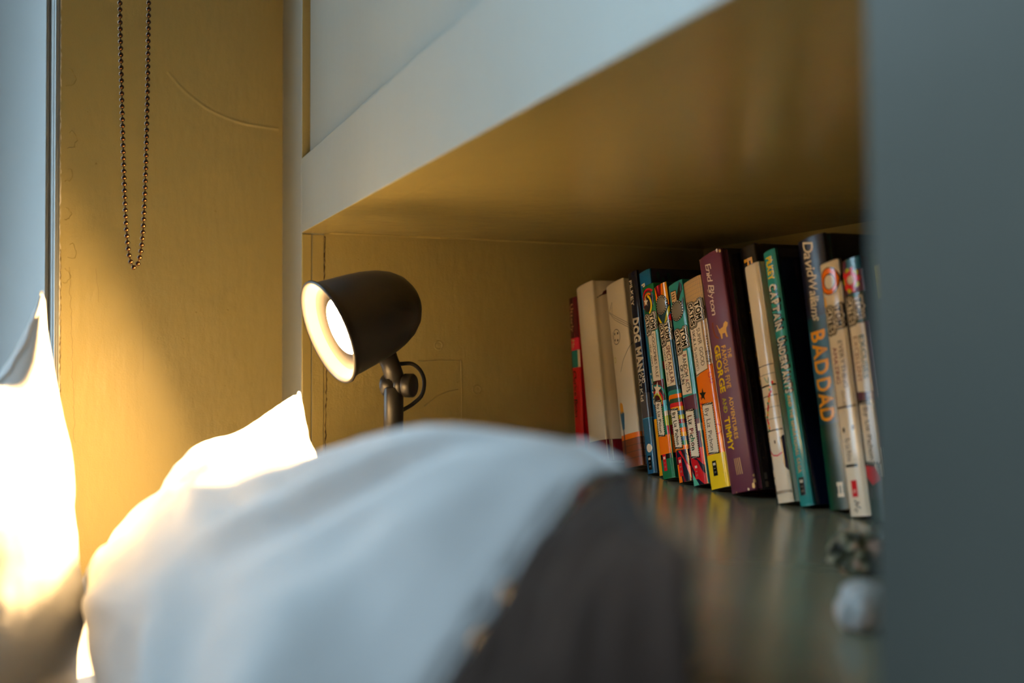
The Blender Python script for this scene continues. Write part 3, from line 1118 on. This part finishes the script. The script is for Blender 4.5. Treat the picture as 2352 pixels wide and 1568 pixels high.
b.L(5).text('lettering', 'By Liz Pichon', 126, 156, 11, 5.4, 'black', jit=.5, bold=.008)
b.L(2).publisher(178, 195, 8, 14.5, 'red')
b.L(4).cloud_logo(29, 52, 2, 24)
b.done()

# 7 striped paperback
b = Book(PB, 0.551, 0.900, 14.0, 0.0248, 0.203, 0.13, False, 'deepteal', 'doodled paperback with orange rays on top and chevron stripes lower down', GR)
W = 24.8
b.rect('cover_print', 0, 24, 0, W, 'orange')
b.L(1)
for a, c0, c1, c in ((0, 0, 4, 'amber'), (6, 9, 15, 'crimson'), (0, 19, 22, 'maroon')):
    pass
b.poly('cover_print', [(0, 5), (0, 16), (20, 13), (20, 10)], 'crimson').poly('cover_print', [(0, 20), (0, 24.8), (22, 24.8), (22, 18)], 'amber').poly('cover_print', [(5, 0), (24, 0), (24, 5)], 'yellow')
b.L(2).poly('cover_print', [(0, 9), (0, 12), (9, 11)], 'pink')
for p in ([(0, 4.4), (0, 5.2), (20, 10), (20, 9.6)], [(0, 16), (0, 16.8), (20, 13.4), (20, 13)], [(0, 19.8), (0, 20.4), (22, 18.2), (22, 17.7)]):
    b.poly('cover_print', p, 'black')
b.L(1).poly('cover_print', [(30, 0), (42, 8), (42, 12), (26, 0)], 'yellow').poly('cover_print', [(24, 24.8), (42, 14), (42, 18.5), (30, 24.8)], 'olive').poly('cover_print', [(33, 24.8), (42, 19), (42, 24.8)], 'red')
seq = ['deepteal', 'teal', 'orange', 'dkgreen', 'red', 'amber', 'steel', 'olive', 'crimson', 'teal', 'orange', 'amber', 'steel', 'green', 'orange', 'deepteal', 'amber']
for k, c in enumerate(seq):
    s = 106 + k * 4.3
    b.poly('cover_print', [(s + 4, 0), (s, 6), (s + 1.5, W), (s + 5.8, W), (s + 4.3, 6), (s + 8.3, 0)], c)
b.L(2).rect('cover_print', 172, 203, 0, W, 'midnight')
b.L(3).poly('cover_print', [(172, 2), (172, 5), (203, 1), (203, 0), (190, 0)], 'red').poly('cover_print', [(172, 9), (172, 14), (203, 24.8), (190, 24.8)], 'red').poly('cover_print', [(172, 17), (172, 20), (186, 24.8), (180, 24.8)], 'maroon')
b.poly('cover_print', [(185, 3), (185, 8), (203, 10), (203, 1)], 'orange').poly('cover_print', [(188, 10), (203, 13), (203, 17)], 'crimson')
b.L(4).dotted_badge(21.5, 12.8, 10.5, 11)
b.L(2).panel('title_panel', 61, 106, 3, 20, False)
b.L(4).text('lettering', 'SPECTACULAR', 65, 104, 15, 6.6, 'maroon', jit=.4, bold=.012).text('lettering', 'SCHOOL TRIP', 66, 89, 7.2, 3.8, 'pen', jit=.5).text('lettering', '(Really...)', 91, 104, 7.2, 3.4, 'pen', jit=.5)
b.L(4).panel('author_panel', 131, 168, 5, 17)
b.L(7).text('lettering', 'By Liz Pichon', 133, 166, 11, 6.4, 'black', jit=.4, bold=.02)
b.L(5).publisher(178, 197, 6.5, 13.5, 'red')
b.L(5).cloud_logo(39, 63, 2, 24)
b.done()

# 8 teal paperback
b = Book(PB, 0.551, 0.8735, 13.6, 0.0276, 0.203, 0.13, False, 'turq', 'doodled teal paperback with a dotted silver badge near the top of its spine', GR)
W = 27.6
b.rect('cover_print', 116, 180, 0, W + 30, 'purple').rect('cover_print', 96, 116, W, W + 30, 'midnight').rect('cover_print', 50, 112, 0, 2.5, 'crimson')
b.L(1).poly('cover_print', [(2, 24), (8, 28), (21, 19), (18, 15)], 'black').poly('cover_print', [(17, 27), (21, 24), (29, 18), (28, 25)], 'black').poly('cover_print', [(18, 10), (18, 15), (34, 9), (34, 5)], 'black')
b.rect('cover_print', 131, 140, 2, W, 'deepteal').rect('cover_print', 145, 152, W - 5, W + 9, 'cream')
b.rect('cover_print', 168, 203, 0, W, 'red')
b.L(2).poly('cover_print', [(177, 8), (177, 14), (191, 22), (194, 26), (186, 26), (181, 20)], 'midnight').poly('cover_print', [(176, 0), (180, 0), (203, 10), (203, 22), (196, 12)], 'midnight')
b.L(3).poly('cover_print', [(186, 0), (203, 14), (203, 0)], 'aqua')
b.L(2).rect('badge', 8, 20, 6, 17, 'pen', 1).L(3).rect('badge', 8.8, 19.2, 6.9, 16.1, 'tan', 1)
b.L(4).line('badge', [(11, 9), (11, 14)], .9, 'pen').line('badge', [(13.5, 8.5), (13.5, 14)], .9, 'pen').line('badge', [(16, 8.5), (16, 14)], .9, 'pen')
b.L(3).dotted_badge(29, 13.5, 10.8, 12)
b.L(3).panel('title_panel', 71, 114, 4, 21.5, False)
b.L(5).text('lettering', 'RANDOM ACTS', 75, 112, 16.4, 6.2, 'pen', jit=.5, bold=.01, cols=['crimson', 'deepteal', 'pen', 'navy', 'brown', 'midnight']).text('lettering', 'OF FUN', 84, 103, 8.4, 6, 'navy', jit=.5, bold=.01)
b.L(4).panel('author_panel', 131, 175, 6, 19.5)
b.L(7).text('lettering', 'Liz Pichon', 135, 169, 12.6, 7.6, 'black', jit=.5, bold=.025, cols=['brown', 'midnight', 'navy', 'crimson', 'brown', 'dkgreen', 'green', 'maroon', 'forest'])
b.L(5).publisher(182, 197, 8.5, 15.5, 'red')
b.L(5).cloud_logo(46, 72, 3, 26)
b.done()

# 9 cream, orange and yellow paperback
b = Book(PB, 0.551, 0.843, 14.1, 0.032, 0.204, 0.13, False, 'tan', 'doodled paperback with a squared-paper top, orange middle and yellow foot', GR)
W = 32
b.L(1)
for k in range(1, 12):
    b.rect('cover_print', 0, 90, k * 2.75 - .12, k * 2.75 + .12, 'grey')
for k in range(1, 22):
    b.rect('cover_print', k * 4.0 - .12, k * 4.0 + .12, 0, W, 'grey')
b.L(2).poly('cover_print', [(96, 0), (95, 8), (91, 16), (88, 24), (88, W), (174, W), (174, 0)], 'orange').rect('cover_print', 172, 204, 0, W, 'yellow')
b.L(3)
for (s, t, r) in ((24, 6, 3.0), (30, 5, 4), (52, 5, 6), (66, 5, 9), (80, 28, 5), (42, 4.5, 3.2)):
    b.arc('cover_print', s, t, r - .35, r + .35, 60, 300, 'pen')
    b.arc('cover_print', s, t, r * .6 - .25, r * .6 + .25, 60, 300, 'pen')
for (s, t, r) in ((98, 27, 2.4), (104, 28, 2), (150, 27, 4.5), (119, 6, 3), (124, 5, 2)):
    b.arc('cover_print', s, t, r - .35, r + .35, 30, 330, 'red')
b.star('cover_print', 114, 11, 6.5, 'black', .15)
b.dashes('cover_print', 174, 203, 0.6, 2.0, 'black', 9).dashes('cover_print', 60, 90, 29, 30, 'pen', 12)
b.L(4).rect('title_panel', 45, 93, 4.2, 25.6, 'pen', -2).L(5).rect('title_panel', 45, 92.3, 4.8, 25.0, 'cream', -2)
b.L(6).text('lettering', 'SUPER GOOD', 50, 87, 19, 5.8, 'pen', jit=.4).text('lettering', 'SKILLS', 50, 70, 10, 5.2, 'pen', jit=.4).text('lettering', '(ALMOST)', 72, 90, 9.2, 4, 'pen', jit=.4)
b.L(4).panel('author_panel', 125, 170, 8, 24)
b.L(7).text('lettering', 'By Liz Pichon', 128, 168, 15, 7, 'pen', jit=.4)
b.L(5).publisher(178, 192, 11, 18, 'black')
b.L(6).cloud_logo(21, 47, 5, 30)
b.done()

# 10 purple hardback
b = Book(HB, 0.552, 0.809, 13.8, 0.037, 0.226, 0.15, True, 'plum', 'purple hardback with yellow capitals and chipped corners', gloss=False)
W = 37
b.rect('cover_print', 0, 226, W + 3, W + 148, 'black')
b.L(1).text('lettering', 'Enid Blyton', 10, 60, 17, 9, 'cream', jit=.5, slant=.25, gap=.0, bold=.004)
b.line('lettering', [(33, 11), (36, 11.5)], .8, 'cream')
b.poly('badge', [(75, 22), (74, 27), (71, 28.5), (69.5, 31), (71.5, 33.5), (74, 33), (76, 31), (79, 30.5), (84.5, 31.5), (84.5, 29.5), (80, 28.5), (80, 25), (84.5, 24.6), (84.5, 22.6), (79, 21.6), (78, 20.5), (72, 19), (70.5, 17.8), (70, 18.8), (74, 20.8)], 'gold')
b.line('badge', [(66, 12), (70, 11), (75, 12), (80, 14), (83, 19)], 2.0, 'brown')
b.text('lettering', 'GEORGE', 88, 133, 13, 9.5, 'yellow', bold=.03, gap=.06).text('lettering', 'AND', 138, 152, 13, 7, 'olive', bold=.015).text('lettering', 'TIMMY', 156, 187, 13, 9.5, 'yellow', bold=.03)
b.text('lettering', 'THE', 95, 104, 30.5, 4.4, 'gold', bold=.015).text('lettering', 'FAMOUS FIVE', 91, 131, 23.5, 6, 'gold', bold=.03).text('lettering', 'ADVENTURES', 139, 178, 23.8, 5, 'gold', bold=.03)
for t in (16, 18.6, 21.2, 23.8):
    b.line('publisher_label', [(195, t), (202, t + .6), (210, t + 1.2)], 1.0, 'tan')
for (s, t, r) in ((1.5, 33, 1.4), (3, 36, 1.6), (222, 36, 2.0), (218, 37.5, 1.5), (224.5, 30, 1.2), (213, 37.5, 1.0), (225, 12, .8), (1, 2, .9)):
    b.poly('worn_corner', [(s + r * 1.4 * math.sin(a) * b.rnd.uniform(.6, 1.2), t + r * math.cos(a) * b.rnd.uniform(.6, 1.2)) for a in [k * .7 for k in range(9)]], 'tan')
b.done()

# 11 black hardback with gold flourishes
b = Book(HB, 0.572, 0.770, 13.6, 0.024, 0.232, 0.15, True, 'black', 'black hardback with gold flourishes, behind the blank-topped cream book')
W = 24
b.L(1)
b.text('lettering', 'F', 12, 20, 14, 11, 'gold', bold=.03)
for k in range(46):
    s = 18 + k * 4.4 + b.rnd.uniform(-1, 1)
    t = 12 + b.rnd.uniform(-8, 5)
    a = b.rnd.uniform(0, 3)
    r = b.rnd.uniform(.8, 1.8)
    b.poly('cover_print', [(s - r * 1.6 * math.cos(a), t - r * 1.6 * math.sin(a)), (s - r * .5 * math.sin(a), t + r * .5 * math.cos(a)), (s + r * 1.6 * math.cos(a), t + r * 1.6 * math.sin(a)), (s + r * .5 * math.sin(a), t - r * .5 * math.cos(a))], 'gold')
b.arc('cover_print', 84, 9, 4, 5.6, 0, 360, 'forest').disc('cover_print', 84, 9, 3.0, 3.0, 'olive')
b.rect('publisher_label', 207, 213, 4, 9, 'cream').rect('publisher_label', 215, 220, 4, 9, 'cream')
b.done()

# 12 cream paperback with ruled lines
b = Book(PB, 0.554, 0.745, 13.2, 0.0215, 0.212, 0.13, False, 'cream', 'cream book with a blank upper spine and ruled lines dotted in red and green')
W = 21.5
b.L(1)
for s, wd, c in ((93, .8, 'pen'), (101, .7, 'grey'), (111, 1.5, 'black'), (120, .8, 'pen'), (130, .6, 'grey'), (140, .6, 'grey'), (150, 1.2, 'pen'), (203, 2.6, 'grey')):
    b.line('cover_print', [(s, 0.4), (s - .2, 10), (s, W)], wd, c)
b.L(2)
for k in range(22):
    t = 18 - 13 * math.sin(k / 21 * 1.6) + b.rnd.uniform(-1, 1)
    s = 109 + k * 1.9
    b.disc('cover_print', s, t, 1.5, 1.3, ['red', 'olive', 'orange', 'green', 'red', 'red'][k % 6], 8)
b.line('cover_print', [(103, 9), (108, 12)], .8, 'aqua').line('cover_print', [(104, 15), (109, 13)], .8, 'green')
b.line('cover_print', [(166, 1), (171, 6), (172, 12), (170, 18)], 1.1, 'pink')
b.disc('cover_print', 160, 11, 1.8, 1.0, 'pen', 8)
b.poly('cover_print', [(155, 21.5), (157, 18), (182, 18.5), (186, 21.5)], 'navy')
b.done()

# 13 teal hardback
b = Book(PB, 0.560, 0.7225, 13.2, 0.0178, 0.224, 0.15, False, 'turq', 'slim teal book with white bubble capitals outlined in black', gloss=False)
W = 17.8
b.rect('cover_print', 0, 224, W + .6, W + 150, 'midnight')
b.L(1).text('lettering', 'PILKEY', 6, 27, 9.5, 7.5, 'yellow', bold=.05, jit=.4, gap=.02)
for lay, bo, c in ((2, .13, 'black'), (4, .035, 'white')):
    b.L(lay)
    b.rnd = random.Random(4)
    b.text('lettering', 'CAPTAIN', 31, 73, 9.5, 8.6 if lay == 4 else 9.4, c, bold=bo, jit=.5, gap=.12 if lay == 4 else -.02)
    b.text('lettering', 'UNDERPANTS', 79, 128, 9.5, 8.6 if lay == 4 else 9.4, c, bold=bo, jit=.5, gap=.12 if lay == 4 else -.02)
b.L(2).text('lettering', 'AND THE SENSATIONAL SAGA', 130, 196, 9.5, 4.2, 'tan', bold=.02, jit=.3)
b.L(1).publisher(200, 215, 5.5, 12.5, 'black')
b.done()

# 14 thin maroon book
b = Book(PB, 0.585, 0.7035, 12.4, 0.0050, 0.222, 0.14, False, 'maroon', 'very thin maroon book squeezed between the teal and navy books', gloss=False)
b.done()

# 15 navy hardback, orange capitals
b = Book(HB, 0.572, 0.698, 10.2, 0.033, 0.228, 0.15, True, 'deepteal', 'tall navy hardback with a white script name and tall orange capitals')
W = 33
b.rect('cover_print', 0, 68, 0, W, 'midnight').rect('cover_print', 0, 228, W + .5, W + 150, 'midnight').rect('cover_print', 80, 130, 0, W, 'steel').rect('cover_print', 158, 228, 0, W, 'forest')
b.L(1).rect('cover_print', 160, 228, 0, 8, 'dkgreen')
b.L(2).text('lettering', 'David', 4, 34, 16, 12, 'cream', jit=.5, slant=.3, bold=.012, gap=.02).text('lettering', 'Walliams', 34, 72, 16, 11, 'cream', jit=.5, slant=.3, bold=.012, gap=.02)
b.text('lettering', 'BAD', 80, 117, 14.5, 18, 'amber', bold=.03, gap=.06).text('lettering', 'DAD', 120, 156, 14.5, 18, 'amber', bold=.03, gap=.06)
b.rect('publisher_label', 206, 209, 16, 23, 'cream').rect('publisher_label', 209, 215, 17, 19, 'cream').rect('publisher_label', 209, 215, 20.5, 22.5, 'cream').rect('publisher_label', 215, 218, 16, 23, 'cream')
b.done()

# 16 cream doodled paperback
b = Book(PB, 0.563, 0.664, 10.2, 0.0236, 0.205, 0.13, False, 'cream', 'doodled cream paperback with an orange ring badge near the top', GR)
W = 23.6
b.L(1).rect('cover_print', 28, 60, 0, 5, 'gold').rect('cover_print', 12, 26, 0, 3, 'gold').rect('cover_print', 60, 120, 0, 2, 'tan').rect('cover_print', 0, 205, W + .6, W + 128, 'midnight')
b.L(2).disc('badge', 16, 11.5, 11.5, 11.5, 'black').L(3).disc('badge', 16, 11.5, 10.6, 10.6, 'orange').L(4).disc('badge', 16.5, 11.8, 6.6, 6.8, 'black').L(5).disc('badge', 16.8, 11.8, 5.8, 5.8, 'cream')
b.L(2).text('lettering', 'EVERYTHING', 66, 104, 15.5, 4.6, 'pen', jit=.4).text('lettering', 'AMAZING', 70, 100, 8, 5, 'crimson', jit=.4, bold=.01).text('lettering', '(Sort of)', 106, 118, 12, 4, 'pen', jit=.4)
b.line('cover_print', [(119, 2), (119, W - 1)], 1.6, 'pen').disc('cover_print', 137, 7, 2.2, 1.6, 'pen', 10).disc('cover_print', 136, 18, 2.2, 1.6, 'pen', 10)
b.text('lettering', 'By Liz Pichon', 144, 162, 10, 6, 'pen', jit=.4).dashes('cover_print', 120, 165, .6, 1.4, 'black', 16).rect('cover_print', 164.5, 166.5, 4, 18, 'black')
b.rect('publisher_label', 177, 190, 8, 14.5, 'red')
for k in range(9):
    b.line('cover_print', [(192 + k, 12 + b.rnd.uniform(-3, 3)), (194 + k, 12 + b.rnd.uniform(-4, 4))], .9, 'pen')
b.L(3).text('publisher_label', 'S', 184, 187, 11.2, 3, 'cream')
b.L(4).cloud_logo(35, 59, 2, 23)
b.done()

# 17 purple-topped paperback
b = Book(PB, 0.563, 0.640, 9.6, 0.0226, 0.205, 0.13, False, 'purple', 'doodled purple-topped paperback with a red flower badge, at the near end of the row', GR)
W = 22.6
b.L(1).rect('cover_print', 0, 10, 8, W, 'steel').rect('cover_print', 28, 52, 0, W, 'dkgreen').rect('cover_print', 112, 140, 0, W, 'midnight').rect('cover_print', 150, 205, 0, W, 'forest').rect('cover_print', 150, 172, 10, W, 'cream').rect('cover_print', 180, 188, 4, 18, 'dgrey')
b.L(2)
for k in range(10):
    a = 2 * math.pi * k / 10
    b.disc('badge', 17 + 8 * math.sin(a), 11 + 7.6 * math.cos(a), 2.6, 2.4, 'olive' if k % 2 else 'red', 10)
b.L(3).disc('badge', 17, 11, 7.4, 7.2, 'red').L(4).disc('badge', 17, 11, 3.6, 3.6, 'cream')
b.L(2).panel('title_panel', 52, 106, 3.5, 20, False)
b.L(4).text('lettering', 'EXCELLENT', 62, 98, 8.5, 5.4, 'brown', jit=.4).text('lettering', 'EXCUSES', 62, 96, 15.5, 5, 'dkgreen', jit=.4, bold=.01)
b.L(2).panel('author_panel', 116, 160, 4, 18)
b.L(5).text('lettering', 'By Liz Pichon', 118, 158, 11, 5, 'pen', jit=.4)
b.L(2).poly('cover_print', [(162, 2), (164, 12), (174, 17), (178, 8), (170, 1)], 'red')
b.L(4).cloud_logo(29, 52, 1.5, 22)
b.done()

# 18 dark green book beyond
b = Book(PB, 0.566, 0.6145, 9.0, 0.030, 0.212, 0.13, False, 'forest', 'dark green paperback behind the near upright, last in the row')
b.L(1).rect('cover_print', 14, 40, 7, 13, 'olive').rect('cover_print', 100, 170, 0, 30, 'green').done()

# ------------------------------------------------------------------ stones on the shelf


def stone(name, x, y, rx, ry, rz, rot, m, label, seed, rough=0.25):
    bm = bmesh.new()
    bmesh.ops.create_icosphere(bm, subdivisions=5, radius=1.0)
    zmin = 9
    Mr = Matrix.Rotation(rot, 3, 'Z')
    for v in bm.verts:
        p = v.co.normalized()
        q = p * 1.3 + Vector((seed * 3.1, 0, 0))
        d = 1 + rough * noise.noise(q) + rough * .5 * noise.noise(q * 2.7) + rough * .2 * noise.noise(q * 7)
        v.co = Mr @ Vector((p.x * rx * d, p.y * ry * d, p.z * rz * d))
        v.co.z = max(v.co.z, -rz * 0.72)
        zmin = min(zmin, v.co.z)
    o = obj(name, bm, m, None, True)
    o.location = (x, y, CZ + SH - zmin)
    tag(o, label, 'stone')
    return o


def mottled(name, c0, c1, c2, scale, rough):
    m = bpy.data.materials.new(name)
    m.use_nodes = True
    nt = m.node_tree
    b = nt.nodes['Principled BSDF']
    b.inputs['Roughness'].default_value = rough
    tc = nt.nodes.new('ShaderNodeTexCoord')
    n = nt.nodes.new('ShaderNodeTexNoise')
    n.inputs['Scale'].default_value = scale
    n.inputs['Detail'].default_value = 6
    r = nt.nodes.new('ShaderNodeValToRGB')
    r.color_ramp.elements[0].position = 0.36
    r.color_ramp.elements[0].color = (*c0, 1)
    r.color_ramp.elements[1].position = 0.64
    r.color_ramp.elements[1].color = (*c2, 1)
    e = r.color_ramp.elements.new(0.5)
    e.color = (*c1, 1)
    nt.links.new(tc.outputs['Object'], n.inputs['Vector'])
    nt.links.new(n.outputs['Fac'], r.inputs['Fac'])
    nt.links.new(r.outputs['Color'], b.inputs['Base Color'])
    return m


stone('stone', 0.428, 0.500, 0.020, 0.014, 0.013, 0.5, mottled('mottled_stone', srgb(30, 30, 26), srgb(110, 110, 84), srgb(206, 160, 140), 55, 0.5),
      'dark mottled stone with a pinkish tip, lying on the shelf below the near books', 2, 0.45)
stone('stone', 0.342, 0.393, 0.016, 0.0125, 0.0125, 0.3, mottled('pale_stone', srgb(150, 152, 152), srgb(170, 172, 172), srgb(190, 160, 150), 40, 0.45),
      'smooth pale grey-white stone on the shelf beside the near upright', 6, 0.14)
